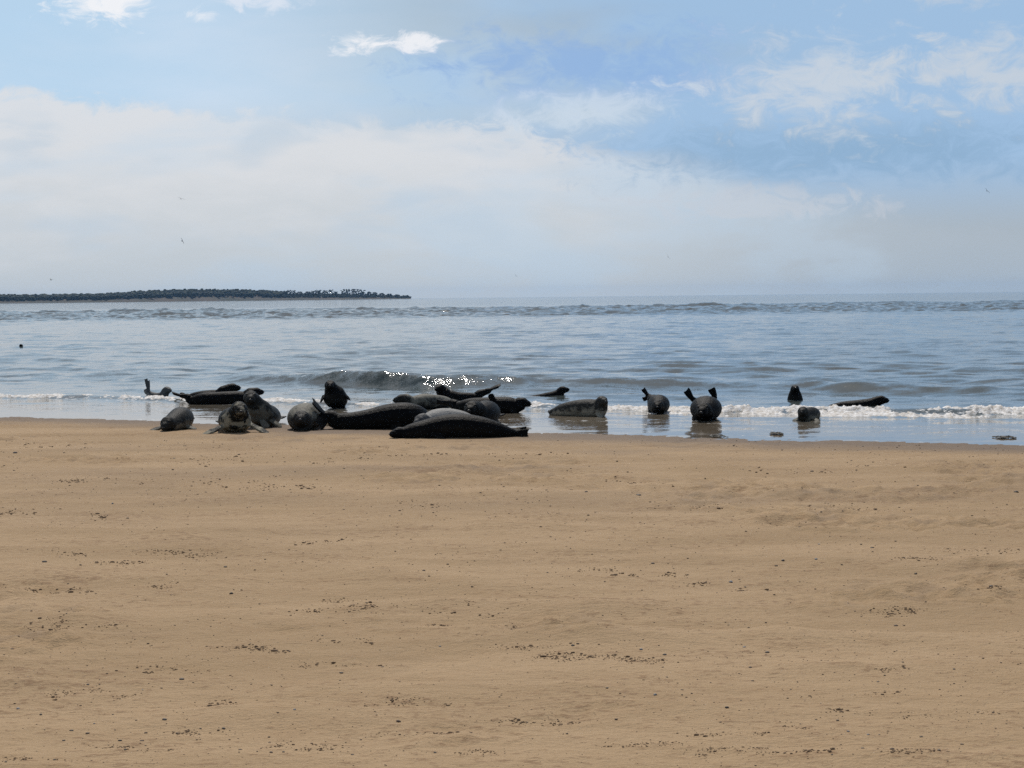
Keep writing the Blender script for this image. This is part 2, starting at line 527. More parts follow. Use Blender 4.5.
def sea_height(X, Y):
    s = -land(X, Y)                                         # metres out from the edge
    D = np.maximum(Y, 1.0)
    rs = np.random.default_rng(4)
    Z = np.zeros_like(X)
    off = sstep(s, 1.0, 16.0) * 0.92 + 0.05
    off = off * sstep(s, 0.0, 5.0)
    grp = 0.65 + 1.1 * np.clip(fbm(X * 0.02 + 3, Y * 0.03, 5, 3) + 0.35, 0, 1)
    for k in range(64):
        lam = 0.28 * (20.0 ** rs.random())
        th = rs.normal(0, 0.50) + 0.35
        amp = 0.0023 * lam ** 0.80 * rs.uniform(0.5, 1.3)
        kx, ky = math.sin(th) * 2 * math.pi / lam, math.cos(th) * 2 * math.pi / lam
        ph = rs.random() * 6.283
        keep = sstep(lam / (0.0032 * D), 2.2, 5.0)
        q = kx * X + ky * Y + ph
        Z += amp * keep * (np.sin(q) + 0.28 * np.sin(2 * q + 1.2))
    Z *= off * grp
    for k in range(8):                                      # short steep wavelets in drifting patches
        lam = rs.uniform(0.9, 2.6)
        th = 0.45 + rs.normal(0, 0.28)
        q = (math.sin(th) * X + math.cos(th) * Y) * 2 * math.pi / lam + 2.2 * fbm(X * 0.25, Y * 0.25, 150 + k, 2) * 3 + rs.random() * 6
        msk = sstep(fbm(X * 0.16 + 5 * k, Y * 0.10, 160 + k, 3), 0.08, 0.42) * sstep(lam / (0.0040 * D), 2.0, 4.0)
        Z += 0.021 * lam ** 0.7 * msk * off * (0.5 + 0.5 * np.sin(q)) ** 4
    # the swell that is about to break, and its weaker ends
    cy = np.interp(X, MAIN[:, 0], MAIN[:, 1]) + 0.5 * fbm(X * 0.5, X * 0, 8, 3)
    ch = 0.66 * np.interp(X, MAIN[:, 0], MAIN[:, 2]) * (1 + 0.22 * fbm(X * 0.5, X * 0 + 4, 9, 3))
    t = Y - cy - 0.35
    wf = 0.37 + 1.0 * np.maximum(0, 0.33 - ch)
    prof = np.where(t < 0, np.exp(-(t / wf) ** 2), np.exp(-(t / 1.0) ** 2))
    Z += ch * prof * (1 + 0.26 * fbm(X * 2.2, Y * 6, 12, 4, 0.65))
    trough = -0.10 * ch * np.exp(-((t + 1.3) / 0.7) ** 2)
    Z += trough
    # second low crest behind it, on the right
    for (dy, hh, sd) in ((3.4, 0.06, 31), (6.5, 0.055, 32), (11, 0.07, 35), (19, 0.09, 36)):
        t2 = Y - cy - dy - 1.2 * fbm(X * 0.16, X * 0 + dy, sd, 3)
        k = np.clip(0.15 + 1.9 * fbm(X * 0.16, Y * 0.03 + dy, sd + 50, 3), 0, 1)
        Z += hh * k * np.where(t2 < 0, np.exp(-(t2 / 0.3) ** 2), np.exp(-(t2 / 1.1) ** 2))
    # breakers over the bar
    bar = np.zeros_like(X)
    for k, (yy, hh) in enumerate(((185, .30), (205, .34), (228, .38), (252, .42), (280, .48), (310, .40), (345, .36))):
        c = yy + 14 * fbm(X * 0.012, X * 0 + k * 3.3, 60 + k, 3) * 2
        hx = hh * np.clip(0.36 + 1.7 * fbm(X * 0.03, X * 0 + k * 7.7, 80 + k, 4, 0.6), 0.0, 1.2)
        t3 = Y - c
        pr = np.where(t3 < 0, np.exp(-(t3 / 1.7) ** 2), np.exp(-(t3 / 5.0) ** 2))
        bar += hx * pr * (1 + 0.5 * fbm(X * 0.25, Y * 0.3, 100 + k, 4, 0.6))
    Z += 0.85 * bar + 0.50 * sstep(Y, 165, 210) * (1 - sstep(Y, 300, 380)) * fbm(X * 0.32, Y * 0.42, 120, 4, 0.7)
    # foot of the surf
    sy = np.interp(X, SURF[:, 0], SURF[:, 1]) + 0.7 * fbm(X * 0.7, X * 0 + 2, 14, 4)
    sh = np.interp(X, SURF[:, 0], SURF[:, 2])
    t4 = Y - sy
    Z += 0.75 * sh * np.where(t4 < 0, np.exp(-(t4 / 0.28) ** 2), np.exp(-(t4 / 0.8) ** 2)) * (0.8 + 0.5 * fbm(X * 2, Y * 2, 19, 3))
    return Z, s, t, ch, t4, bar


def build_sea():
    d, v = [], 15.0
    while v < 8200:
        d.append(v)
        v += v * (0.0032 if v < 60 else (0.0042 if v < 165 else (0.0028 if v < 430 else 0.02)))
    d = np.array(d)
    core = np.arange(-0.385, 0.3851, 0.00142)
    u = np.concatenate([[-12, -5, -2.5, -1.4, -0.8, -0.55, -0.44], core, [0.44, 0.55, 0.8, 1.4, 2.5, 5, 12]])
    X = u[None, :] * d[:, None]
    Y = np.repeat(d[:, None], len(u), 1)
    Z, s, t, ch, t4, bar = sea_height(X, Y)
    edgez = 0.006 * fbm(X * 0.8, Y * 1.6, 7, 3) * (1 - sstep(s, 0.5, 6))
    Z = Z + edgez
    o = mesh_obj('sea', np.stack([X, Y, Z], -1).reshape(-1, 3), grid_faces(len(d), len(u)), M_SEA)
    attr(o, 'shallow', (1 - sstep(s + 1.6 * fbm(X * 0.3, Y * 0.9, 77, 4), 1.5, 7.0)) * 0.9)
    attr(o, 'chop', 0.03 + 0.5 * sstep(s, 0.2, 2.0) + 0.47 * sstep(s, 4.0, 12.0) + 1.1 * sstep(Y, 120, 600) + 3.0 * sstep(ch * np.exp(-(t / 0.6) ** 2), 0.05, 0.22))
    f1 = np.exp(-((t4 + 0.55) / 0.65) ** 2) * 0.40
    f2 = 0.38 * np.exp(-((t4 - 0.8) / 0.9) ** 2)
    f3 = sstep(ch, 0.12, 0.3) * 0.35 * np.exp(-((t + 0.9) / 0.45) ** 2)
    line = 0.45 * np.exp(-((s - 0.25 - 0.5 * fbm(X * 0.8, Y * 0, 45, 3)) / 0.16) ** 2)
    line2 = 0.45 * np.exp(-((s - 2.6 - 1.4 * fbm(X * 0.4, Y * 0.1, 46, 3)) / 0.22) ** 2)
    attr(o, 'foam', np.clip(f1 + f2 + f3 + line + line2, 0, 1))
    tag(o, kind='structure', label='grey blue sea with a low swell breaking near the beach')
    return o


# ------------------------------------------------------------------ surf
def build_foam():
    xs = np.arange(-13.5, 12.5, 0.021)
    tt = np.arange(-1.3, 1.2, 0.045)
    X = np.repeat(xs[None, :], len(tt), 0)
    T = np.repeat(tt[:, None], len(xs), 1)
    sy = np.interp(X, SURF[:, 0], SURF[:, 1]) + 0.7 * fbm(X * 0.7, X * 0 + 2, 14, 4)
    sh = np.interp(X, SURF[:, 0], SURF[:, 2])
    Y = sy + T
    base = sea_height(X, Y)[0]
    n1 = fbm(X * 7, Y * 6, 201, 4, 0.62)
    n2 = fbm(X * 0.9, Y * 0.7, 210, 3)
    lump = np.abs(fbm(X * 16, Y * 14, 220, 2))
    ridge = 0.8 * np.exp(-((T + 0.05) / 0.30) ** 2) + 0.8 * np.exp(-((T + 0.75) / 0.36) ** 2) * sstep(X, 0.5, 4.0) + 0.35 * np.exp(-((T - 0.45) / 0.25) ** 2)
    side = 0.80 + 0.20 * sstep(X, -4, 4)
    H = 0.62 * sh * ridge * side * (0.62 + 1.2 * n1 + 2.2 * n2) + 0.05 * lump * ridge
    Z = base + H - 0.030 - 0.03 * np.abs(n2)
    o = mesh_obj('surf_foam', np.stack([X, Y, Z], -1).reshape(-1, 3), grid_faces(len(tt), len(xs)), M_FOAM)
    tag(o, 'white broken foam of the small wave washing up the beach', 'foam', kind='stuff')


beach = build_beach()
sea = build_sea()
build_foam()

# ------------------------------------------------------------------ far headland with its woods
def build_headland():
    prof = [(-900, 299.5, 2600), (-300, 299.2, 2800), (0, 298.7, 3000), (60, 298, 3080), (110, 297, 3150), (137, 294.7, 3200), (182, 292.6, 3300), (232, 292.6, 3400),
            (269, 293.6, 3450), (285, 295.2, 3480), (340, 295.4, 3560), (370, 296.0, 3620), (395, 296.7, 3660), (411, 297.4, 3700)]
    fr, tp, bk = [], [], []
    n = 220
    px = np.linspace(-900, 411, n)
    rows = []
    for x in px:
        ty = np.interp(x, [p[0] for p in prof], [p[1] for p in prof])
        dd = np.interp(x, [p[0] for p in prof], [p[2] for p in prof])
        foot = at_dist(x, 302 - x * .0106, dd)
        top = at_dist(x, ty, dd + 120)
        end = sstep(np.array(x), 411, 360)
        hz = max(0.6, top.z)
        sx = foot.x / foot.y
        rows.append([(foot.x, foot.y, -0.8), (foot.x + sx * 6, foot.y + 6, 0.7 + 0.4 * math.sin(x * .2)),
                     (foot.x + sx * 40, foot.y + 40, 0.45 * hz), (top.x, top.y, hz),
                     (top.x + sx * 150, top.y + 150, hz * 0.7), (top.x + sx * 350, top.y + 350, -1.0)])
    V = np.array(rows)
    o = mesh_obj('headland', V.reshape(-1, 3), grid_faces(n, 6), M_LAND)
    tag(o, kind='structure', label='low wooded headland lying across the water')
    # woods: very many leaf clumps spread through the tree canopy
    rs = np.random.default_rng(8)
    verts, faces = [], []
    ico = [(-.5, 0, .85), (.5, 0, .85), (-.5, 0, -.85), (.5, 0, -.85), (0, .85, .5), (0, .85, -.5), (0, -.85, .5), (0, -.85, -.5),
           (.85, .5, 0), (-.85, .5, 0), (.85, -.5, 0), (-.85, -.5, 0)]
    icf = [(0, 4, 1), (0, 9, 4), (9, 5, 4), (4, 5, 8), (4, 8, 1), (8, 10, 1), (8, 3, 10), (5, 3, 8), (5, 2, 3), (2, 7, 3), (7, 10, 3),
           (7, 6, 10), (7, 11, 6), (11, 0, 6), (0, 1, 6), (6, 1, 10), (9, 0, 11), (9, 11, 2), (9, 2, 5), (7, 2, 11)]
    ico, icf = np.array(ico), np.array(icf)

    def clump(c, r, sq=0.8):
        q = ico * r * (1 + 0.35 * (rs.random((12, 1)) - 0.5)) * np.array([1.15, 1.0, sq]) + np.array(c)
        faces.append(icf + 12 * len(verts))
        verts.append(q)
    for _ in range(5200):
        x = rs.uniform(-260, 285) if rs.random() < 0.80 else rs.uniform(285, 408)
        ty = np.interp(x, [p[0] for p in prof], [p[1] for p in prof])
        dd = np.interp(x, [p[0] for p in prof], [p[2] for p in prof])
        f = rs.random()
        kf = (x + 900) / 1311 * (n - 1)
        k = int(kf)
        row = V[k] + (V[k + 1] - V[k]) * (kf - k)
        a, b2, ff = (row[2], row[3], f * 1.7) if f < .59 else (row[3], row[4], (f - .59) / .41)
        p = a + (b2 - a) * ff
        tall = rs.uniform(4.5, 8.0) if x < 285 else rs.uniform(2.0, 5.5) * float(np.interp(x, [285, 370, 408], [1, .9, .35]))
        p = p + np.array([rs.uniform(-6, 6), rs.uniform(-8, 8), 0])
        for j in range(2):
            r = rs.uniform(1.8, 3.4) * (1 if x < 285 else 0.6)
            clump((p[0] + rs.uniform(-2, 2), p[1] + rs.uniform(-2, 2), p[2] + tall * (0.35 + 0.45 * j)), r)
    o = mesh_obj('wood', np.concatenate(verts), np.concatenate(faces), M_WOOD, smooth=False)
    tag(o, 'dense dark wood covering the far headland', 'wood', kind='stuff')
    # single pines standing along the thin end of the headland
    spots = [(284, 290.8), (289, 289.8), (294, 290.2), (300, 291.2), (308, 291.4), (314, 290.2), (319, 289.6), (325, 290.2), (331, 289.2),
             (336, 291.4), (343, 289.0), (348, 288.8), (353, 288.6), (358, 288.8), (363, 289.4), (369, 291.6), (375, 292.2), (382, 292.8), (389, 293.6), (397, 294.4), (405, 295.2)]
    for i, (x, ty) in enumerate(spots):
        dd = np.interp(x, [p[0] for p in prof], [p[2] for p in prof])
        tp_ = at_dist(x, ty, dd + 60)
        k = int((x + 900) / 1311 * (n - 1))
        gz = float(0.45 * V[k][2][2] + 0.55 * V[k][3][2]) - 0.5
        e = bpy.data.objects.new('pine_tree', None)
        COL.objects.link(e)
        e.location = (tp_.x, tp_.y, gz)
        h = tp_.z - gz
        wdt = random.uniform(4.2, 7.0)
        bm = bmesh.new()
        lean = random.uniform(-.3, .3)
        prev = None
        for q in range(4):
            r = 0.45 * (1 - 0.22 * q)
            ring = [bm.verts.new((lean * q / 3 + r * math.cos(a * 1.0472), r * math.sin(a * 1.0472), h * 0.85 * q / 3 - (0.5 if q == 0 else 0))) for a in range(6)]
            if prev:
                for a in range(6):
                    bm.faces.new((prev[a], prev[(a + 1) % 6], ring[(a + 1) % 6], ring[a]))
            prev = ring
        for a in range(3):
            an = random.uniform(0, 6.28)
            b0 = Vector((lean * .6, 0, h * random.uniform(.45, .6)))
            b1 = b0 + Vector((math.cos(an) * wdt * .5, math.sin(an) * wdt * .5, h * .15))
            q = [bm.verts.new(b0 + Vector(v)) for v in ((.12, 0, -.1), (-.12, 0, -.1), (0, 0, .15))] + [bm.verts.new(b1 + Vector(v)) for v in ((.06, 0, 0), (-.06, 0, 0), (0, 0, .1))]
            for z in range(3):
                bm.faces.new((q[z], q[(z + 1) % 3], q[3 + (z + 1) % 3], q[3 + z]))
        me = bpy.data.meshes.new('trunk')
        bm.to_mesh(me)
        bm.free()
        me.materials.append(M_BARK)
        t = bpy.data.objects.new('trunk', me)
        COL.objects.link(t)
        t.parent = e
        verts2, faces2 = [], []
        for c in range(34):
            an, rr = random.uniform(0, 6.28), math.sqrt(random.random())
            zz = random.uniform(0.26, 0.94)
            wk = wdt * (1.15 - 0.9 * abs(zz - 0.62))
            r = random.uniform(0.9, 1.7)
            qv = ico * r * (1 + 0.5 * (rs.random((12, 1)) - 0.5)) * np.array([1.2, 1.2, 0.7]) + np.array([rr * wk * math.cos(an), rr * wk * math.sin(an), h * zz])
            faces2.append(icf + 12 * len(verts2))
            verts2.append(qv)
        mesh_obj('crown', np.concatenate(verts2), np.concatenate(faces2), M_WOOD, e, smooth=False)
        tag(e, 'one of the single dark pines along the thin end of the far headland', 'tree', 'pines along the end of the headland')


build_headland()

BEACH_BVH = None


def sand_z(x, y):
    global BEACH_BVH
    if BEACH_BVH is None:
        from mathutils.bvhtree import BVHTree
        dg = bpy.context.evaluated_depsgraph_get()
        BEACH_BVH = BVHTree.FromObject(beach, dg)
    h = BEACH_BVH.ray_cast(Vector((x, y, 5)), Vector((0, 0, -1)))
    return h[0].z if h[0] else float(sand_base(x, y))


# ------------------------------------------------------------------ seals
def catmull(P, n):
    P = np.array(P, dtype=float)
    Q = np.vstack([2 * P[0] - P[1], P, 2 * P[-1] - P[-2]])
    out = []
    for i in range(1, len(Q) - 2):
        for k in range(n):
            t = k / n
            out.append(0.5 * (2 * Q[i] + (Q[i + 1] - Q[i - 1]) * t + (2 * Q[i - 1] - 5 * Q[i] + 4 * Q[i + 1] - Q[i + 2]) * t * t
                              + (3 * Q[i] - Q[i - 1] - 3 * Q[i + 1] + Q[i + 2]) * t ** 3))
    out.append(P[-1])
    return np.array(out)


def tube(bm, pts, rv, rw, up=Vector((0, 0, 1)), seg=20):
    """closed loft of ellipses; rv along the up side, rw across; returns frames"""
    rings, frames = [], []
    n = len(pts)
    side0 = None
    for i in range(n):
        p = Vector(pts[i])
        t = (Vector(pts[min(i + 1, n - 1)]) - Vector(pts[max(i - 1, 0)])).normalized()
        sd = t.cross(up)
        if side0 is not None and sd.length > 1e-4 and sd.dot(side0) < 0:
            sd = -sd
        if sd.length < 0.25 and side0 is not None:
            sd = side0 - t * side0.dot(t)
        elif side0 is not None and sd.length < 0.6:
            sd = (sd.normalized() + side0 * (0.6 - sd.length) * 3)
            sd = sd - t * sd.dot(t)
        sd.normalize()
        side0 = sd
        u = sd.cross(t).normalized()
        frames.append((p, u))
        ring = []
        for a in range(seg):
            an = 2 * math.pi * a / seg
            ring.append(bm.verts.new(p + u * (rv[i] * math.sin(an)) + sd * (rw[i] * math.cos(an))))
        rings.append(ring)
    for r0, r1 in zip(rings, rings[1:]):
        for a in range(seg):
            bm.faces.new((r0[a], r0[(a + 1) % seg], r1[(a + 1) % seg], r1[a]))
    for ring, p, sgn in ((rings[0], pts[0], -1), (rings[-1], pts[-1], 1)):
        c = bm.verts.new(p)
        for a in range(seg):
            f = (ring[a], ring[(a + 1) % seg], c)
            bm.faces.new(f if sgn > 0 else f[::-1])
    return frames


def ball(bm, c, fwd, up, l, wd, h, seg=14):
    """ellipsoid of half sizes l (along fwd), wd, h"""
    fwd = Vector(fwd).normalized()
    sd = fwd.cross(Vector(up)).normalized()
    u = sd.cross(fwd)
    mtx = Matrix((fwd * l, sd * wd, u * h)).transposed().to_4x4()
    mtx.translation = Vector(c)
    bmesh.ops.create_uvsphere(bm, u_segments=seg, v_segments=seg // 2 + 2, radius=1.0, matrix=mtx)


def paddle(bm, a, b, width, thick, flat_up, digits=5, bend=0.0, flare=1.0):
    """a flipper: flat tapering limb from a to b with the ridges and tips of its digits"""
    a, b = Vector(a), Vector(b)
    t = (b - a)
    L = t.length
    t.normalize()
    up = Vector(flat_up)
    sd = t.cross(up)
    if sd.length < 0.1:
        sd = t.cross(Vector((0.3, 1, 0.2)))
    sd.normalize()
    u = sd.cross(t).normalized()
    n = 9
    pts = [a + t * (L * 0.80 * i / (n - 1)) + u * (bend * (i / (n - 1)) ** 2 * L) for i in range(n)]
    wv = [width * (0.62 + 0.30 * math.sin(math.pi * min(1, i / (n - 1) * 0.8)) + 0.18 * (flare - 1) * i / (n - 1)) for i in range(n)]
    tv = [thick * (1.35 - 0.85 * i / (n - 1)) for i in range(n)]
    tube(bm, pts, tv, wv, up=u, seg=14)
    for k in range(digits):
        f = (k / (digits - 1) - 0.5) * 2
        ln = L * (0.30 - 0.10 * abs(f) * (1 if flare <= 1 else -0.7))
        s0 = pts[5] + sd * (f * wv[5] * 0.75)
        s1 = pts[-1] + sd * (f * wv[-1] * (0.85 + 0.25 * (flare - 1))) + t * (ln - L * 0.06)
        q = [s0 + (s1 - s0) * (i / 4) + u * (bend * 0.35 * L * (i / 4) ** 2) for i in range(5)]
        tube(bm, q, [thick * v for v in (.75, .8, .75, .62, .4)], [width * 0.26 * v for v in (1, 1, .95, .8, .5)], up=u, seg=8)


SEALS = []


def seal(ax, ay, nodes, head, fur, label, size=None, hind=None, fore=(), bellyup=0.0, wr=1.12, swim=False, lift=0.0, cat='seal', group=None, voxel=0.013, roll=0.0, hindw=0.075, snout=1.0):
    """ax, ay: pixel where the seal meets sand or water. nodes tail to shoulder: (right px, away m, up px, radius px).
    head: (right px, away m, up px, radius px, facing vector). All turned into metres at that distance."""
    g = ground(ax, ay)
    s = g.y / F
    Pm = lambda q: Vector((q[0] * s, q[1], q[2] * s))
    hc = Pm(head)
    hr = head[3] * s
    fw = Vector(head[4]).normalized()
    N = [(*Pm(q), q[3] * s) for q in nodes]
    back = hc - fw * hr * 0.25
    N.append((*back, hr * 0.97))
    C = catmull(N, 7)
    C[:, 3] = np.maximum(C[:, 3], 0.02)
    if not swim:
        gap = C[:, 2] - C[:, 3]
        C[:, 2] -= np.where(np.abs(gap) < 0.07, gap + 0.02, 0) * np.clip((0.09 - np.abs(gap)) / 0.03, 0, 1)
    bm = bmesh.new()
    rw = C[:, 3] * (wr + (1.0 - wr) * np.clip((np.arange(len(C)) - len(C) + 9) / 8, 0, 1))
    up = Vector((math.sin(roll), 0, math.cos(roll)))
    fr = tube(bm, C[:, :3], C[:, 3], rw, up=up)
    # head: skull, brow, long muzzle, lower jaw, whisker pads
    hu = Vector((0, 0, 1)) - fw * fw.z
    hu.normalize()
    sd = fw.cross(hu).normalized()
    ball(bm, hc, fw, hu, hr * 1.12, hr * 0.98, hr * 0.96)
    ball(bm, hc + fw * hr * 0.75 + hu * hr * 0.02, fw, hu, hr * 0.95 * snout, hr * 0.66, hr * 0.60)
    ball(bm, hc + fw * hr * (1.05 + .25 * (snout - 1)) - hu * hr * 0.10, fw, hu, hr * 0.66 * snout, hr * 0.50, hr * 0.46)
    ball(bm, hc + fw * hr * 0.75 - hu * hr * 0.36, fw, hu, hr * 0.72, hr * 0.46, hr * 0.30)
    for k in (-1, 1):
        ball(bm, hc + fw * hr * 1.18 + sd * hr * 0.27 * k - hu * hr * 0.16, fw, hu, hr * 0.36, hr * 0.32, hr * 0.30)
        ball(bm, hc + fw * hr * 0.55 + sd * hr * 0.47 * k + hu * hr * 0.50, fw, hu, hr * 0.34, hr * 0.26, hr * 0.22)
    # hind flippers
    t0 = Vector(C[0, :3])
    tdir = (t0 - Vector(C[4, :3])).normalized()
    if hind is None:
        sdv = tdir.cross(Vector((0, 0, 1))).normalized()
        L = 0.27
        tips = [t0 + tdir * L + sdv * 0.11 + Vector((0, 0, -0.0)), t0 + tdir * L - sdv * 0.11]
        hind_ = [(tp, (0, 0, 1)) for tp in tips]
        for tp, _ in hind_:
            if g.z > 0.0005 or lift >= 0:
                tp.z = max(tp.z, 0.025)
    else:
        hind_ = [(Pm(q[:3]), q[3] if len(q) > 3 else (0, -1, 0.2)) for q in hind]
    ball(bm, t0, tdir, (0, 0.2, 1), 0.10, C[0, 3] * 1.25, C[0, 3] * 1.1)
    for k, (tp, fu) in enumerate(hind_):
        st = t0 - tdir * 0.04
        if hind is not None and len(hind[k]) > 4:           # ankle held out to the side before the flipper fans
            an = Pm(hind[k][4])
            tube(bm, [t0 - tdir * 0.05, t0.lerp(an, .5), an, an + (tp - an) * .25], [.06, .055, .045, .03], [.06, .055, .05, .045], seg=10)
            st = an
        paddle(bm, st, tp, hindw, 0.022, fu, 5, 0.12, 1.7)
    # fore flippers
    for q in fore:
        paddle(bm, Pm(q[0]), Pm(q[1]), q[2] if len(q) > 2 else 0.07, 0.024, q[3] if len(q) > 3 else (0, -0.25, 1), 5, -0.06, 1.0)
    if not swim:
        for v in bm.verts:
            if v.co.z < 0.012:
                v.co.z = 0.012 + (v.co.z - 0.012) * 0.2
    bmesh.ops.recalc_face_normals(bm, faces=bm.faces)
    me = bpy.data.meshes.new('body')
    bm.to_mesh(me)
    bm.free()
    tmp = bpy.data.objects.new('body_source', me)
    COL.objects.link(tmp)
    md = tmp.modifiers.new('r', 'REMESH')
    md.mode = 'VOXEL'
    md.voxel_size = voxel
    sm = tmp.modifiers.new('s', 'SMOOTH')
    sm.factor = 0.5
    sm.iterations = 3
    dg = bpy.context.evaluated_depsgraph_get()
    ev = tmp.evaluated_get(dg)
    me2 = bpy.data.meshes.new_from_object(ev)
    bpy.data.objects.remove(tmp)
    bpy.data.meshes.remove(me)
    me2.name = 'body'
    me2.polygons.foreach_set('use_smooth', np.ones(len(me2.polygons), dtype=bool))
    me2.materials.clear()
    me2.materials.append(FUR[fur])
    co = np.empty(len(me2.vertices) * 3, dtype=np.float32)
    me2.vertices.foreach_get('co', co)
    co = co.reshape(-1, 3)
    P = np.array([f[0] for f in fr])
    U = np.array([f[1] for f in fr])
    best = np.argmin(((co[:, None, :] - P[None, ::2, :]) ** 2).sum(-1), 1)
    rel = co - P[::2][best]
    rel /= np.linalg.norm(rel, axis=1, keepdims=True) + 1e-6
    down = -(rel * U[::2][best]).sum(1)
    belly = np.clip(0.5 + 0.5 * down, 0, 1) if not bellyup else np.clip(0.5 + bellyup * 0.5 * -down, 0, 1)
    hd = np.linalg.norm(co - np.array(hc + fw * hr * 0.5), axis=1)
    belly = belly * (0.30 + 0.70 * sstep(hd, hr * 1.15, hr * 1.9))          # the face is darker than the coat
    e = bpy.data.objects.new('seal', None)
    COL.objects.link(e)
    wz = float(sea_height(np.array([[g.x]]), np.array([[g.y]]))[0][0, 0]) if swim else 0.0
    gz = sand_z(g.x, g.y)
    e.location = (g.x, g.y, (max(gz - 0.012, -0.01) if not swim else wz * 0.8) + lift)
    e.rotation_euler = (0, 0, -math.atan2(g.x, g.y))
    b = bpy.data.objects.new('body', me2)
    COL.objects.link(b)
    b.parent = e
    attr(b, 'belly', belly)
    # eyes and nose
    for k in (-1, 1):
        bm = bmesh.new()
        ball(bm, (0, 0, 0), fw, hu, hr * 0.15, hr * 0.15, hr * 0.17, 10)
        mm = bpy.data.meshes.new('eye')
        bm.to_mesh(mm)
        bm.free()
        mm.materials.append(M_EYE)
        for pp in mm.polygons:
            pp.use_smooth = True
        o = bpy.data.objects.new('eye', mm)
        COL.objects.link(o)
        o.parent = e
        o.location = hc + fw * hr * 0.80 + sd * hr * 0.50 * k + hu * hr * 0.36
    bm = bmesh.new()
    ball(bm, (0, 0, 0), fw, hu, hr * 0.15, hr * 0.24, hr * 0.16, 10)
    mm = bpy.data.meshes.new('nose')
    bm.to_mesh(mm)
    bm.free()
    mm.materials.append(M_NOSE)
    o = bpy.data.objects.new('nose', mm)
    COL.objects.link(o)
    o.parent = e
    o.location = hc + fw * hr * (1.62 + .75 * (snout - 1)) + hu * hr * 0.05
    tag(e, label, cat, 'seals along the water edge')
    SEALS.append(e)
    return e


# on the sand
seal(458, 437, [(58, .10, 4, 4.2), (49, .06, 6, 6.2), (38, .03, 9, 8.8), (22, 0, 11.5, 11.5), (4, 0, 12.8, 13), (-14, 0, 12.4, 12.6), (-30, -.03, 10.4, 10.6), (-45, -.08, 8.6, 8.6)],
     (-58, -.12, 6.6, 6.4, (-1, -.25, -.12)), 'dark', 'large dark seal lying stretched out nearest the camera, head to the left',
     fore=[((-26, -.16, 5), (-12, -.26, 2), .06)], hind=[(70.5, .0, 4, (0, -1, .25)), (69, .1, 6.5, (0, -1, .3))], hindw=.055, wr=1.15)
seal(378, 428.5, [(-53, .06, 14, 4), (-47, .05, 13.2, 6.5), (-36, .03, 10.5, 9), (-24, .0, 9.6, 9.6), (-8, 0, 11, 11), (10, 0, 13.2, 13.3), (26, 0, 13.8, 14), (37, .12, 12.6, 12.6), (43, .42, 10, 9)],
     (47, .80, 8, 7, (.35, 1, 0)), 'dark', 'large dark seal on the sand with its hind flippers curled up at the left end',
     hind=[(-66, -.05, 27, (0.5, -.3, .6)), (-60, -.20, 5, (.6, -1, .3))], fore=[((24, -.17, 6), (12, -.27, 2), .06)], hindw=.085)
seal(440, 431, [(50, .40, 4, 3), (38, .36, 6.5, 6), (22, .28, 10.5, 10.5), (4, .18, 12, 12.2), (-8, .05, 11.5, 11)],
     (-18, -.12, 12.5, 7, (-.6, -.75, -.3)), 'silver', 'pale grey seal lying just behind the large front seal, only back and head showing', bellyup=.8)
seal(478.5, 424.5, [(15, 1.3, 5, 4), (12, .9, 8.5, 8), (9, .4, 12, 12.2), (4, .05, 12.2, 12), (-2, -.15, 15, 10)],
     (-6, -.32, 17.5, 8.6, (-.25, -1, -.1)), 'dark', 'round dark seal facing the camera, looking over the middle of the large front seal')
seal(303, 429, [(15, 1.35, 5, 3.5), (12, .95, 9, 8), (6, .45, 13, 13), (1, .05, 13.5, 13.8), (-1, -.2, 13.2, 11.5)],
     (-1, -.42, 13, 8.8, (-.12, -1, -.03)), 'grey', 'plump grey seal facing the camera, beside the curled hind flippers of the large dark seal', wr=1.2, bellyup=.5)
seal(176, 429, [(8, 1.35, 5, 4), (8, .95, 8.5, 8), (6, .45, 11.2, 11.2), (4, .1, 11.3, 11.6), (-3, -.2, 9.4, 9.2)],
     (-8, -.42, 8.6, 7.4, (-.4, -1, -.35)), 'grey', 'grey seal hunched low on the sand at the far left, head down',
     fore=[((-8, -.15, 5), (-27, -.26, 1.5), .06), ((9, -.05, 4), (20, -.18, 1.5), .055)], wr=1.1)
seal(238, 432, [(-10, 1.5, 5, 4), (-8, 1.05, 8.5, 8), (-5, .5, 12, 12.2), (-3, .1, 13, 13.6), (-.5, -.08, 16.5, 11.6)],
     (1.5, -.20, 24.4, 8.7, (.12, -1, -.12)), 'spotted', 'spotted seal facing the camera on the sand, head up and both foreflippers spread',
     fore=[((-9, -.06, 9), (-36, -.26, 1.5), .075), ((9, -.06, 10), (31, -.30, 1.5), .07)], wr=1.2)
seal(259, 427.5, [(16, 1.4, 5, 4), (14, 1.0, 8, 8), (9, .5, 12, 11.5), (5, .15, 14.5, 12.2), (-2, 0, 22, 9.8)],
     (-7.5, -.08, 31, 7.8, (-.05, -1, -.15)), 'grey', 'seal with raised head just behind the right shoulder of the spotted seal',
     fore=[((8, .02, 11), (23, -.10, 1.5), .065), ((3, -.15, 8), (8, -.30, 2), .07)])
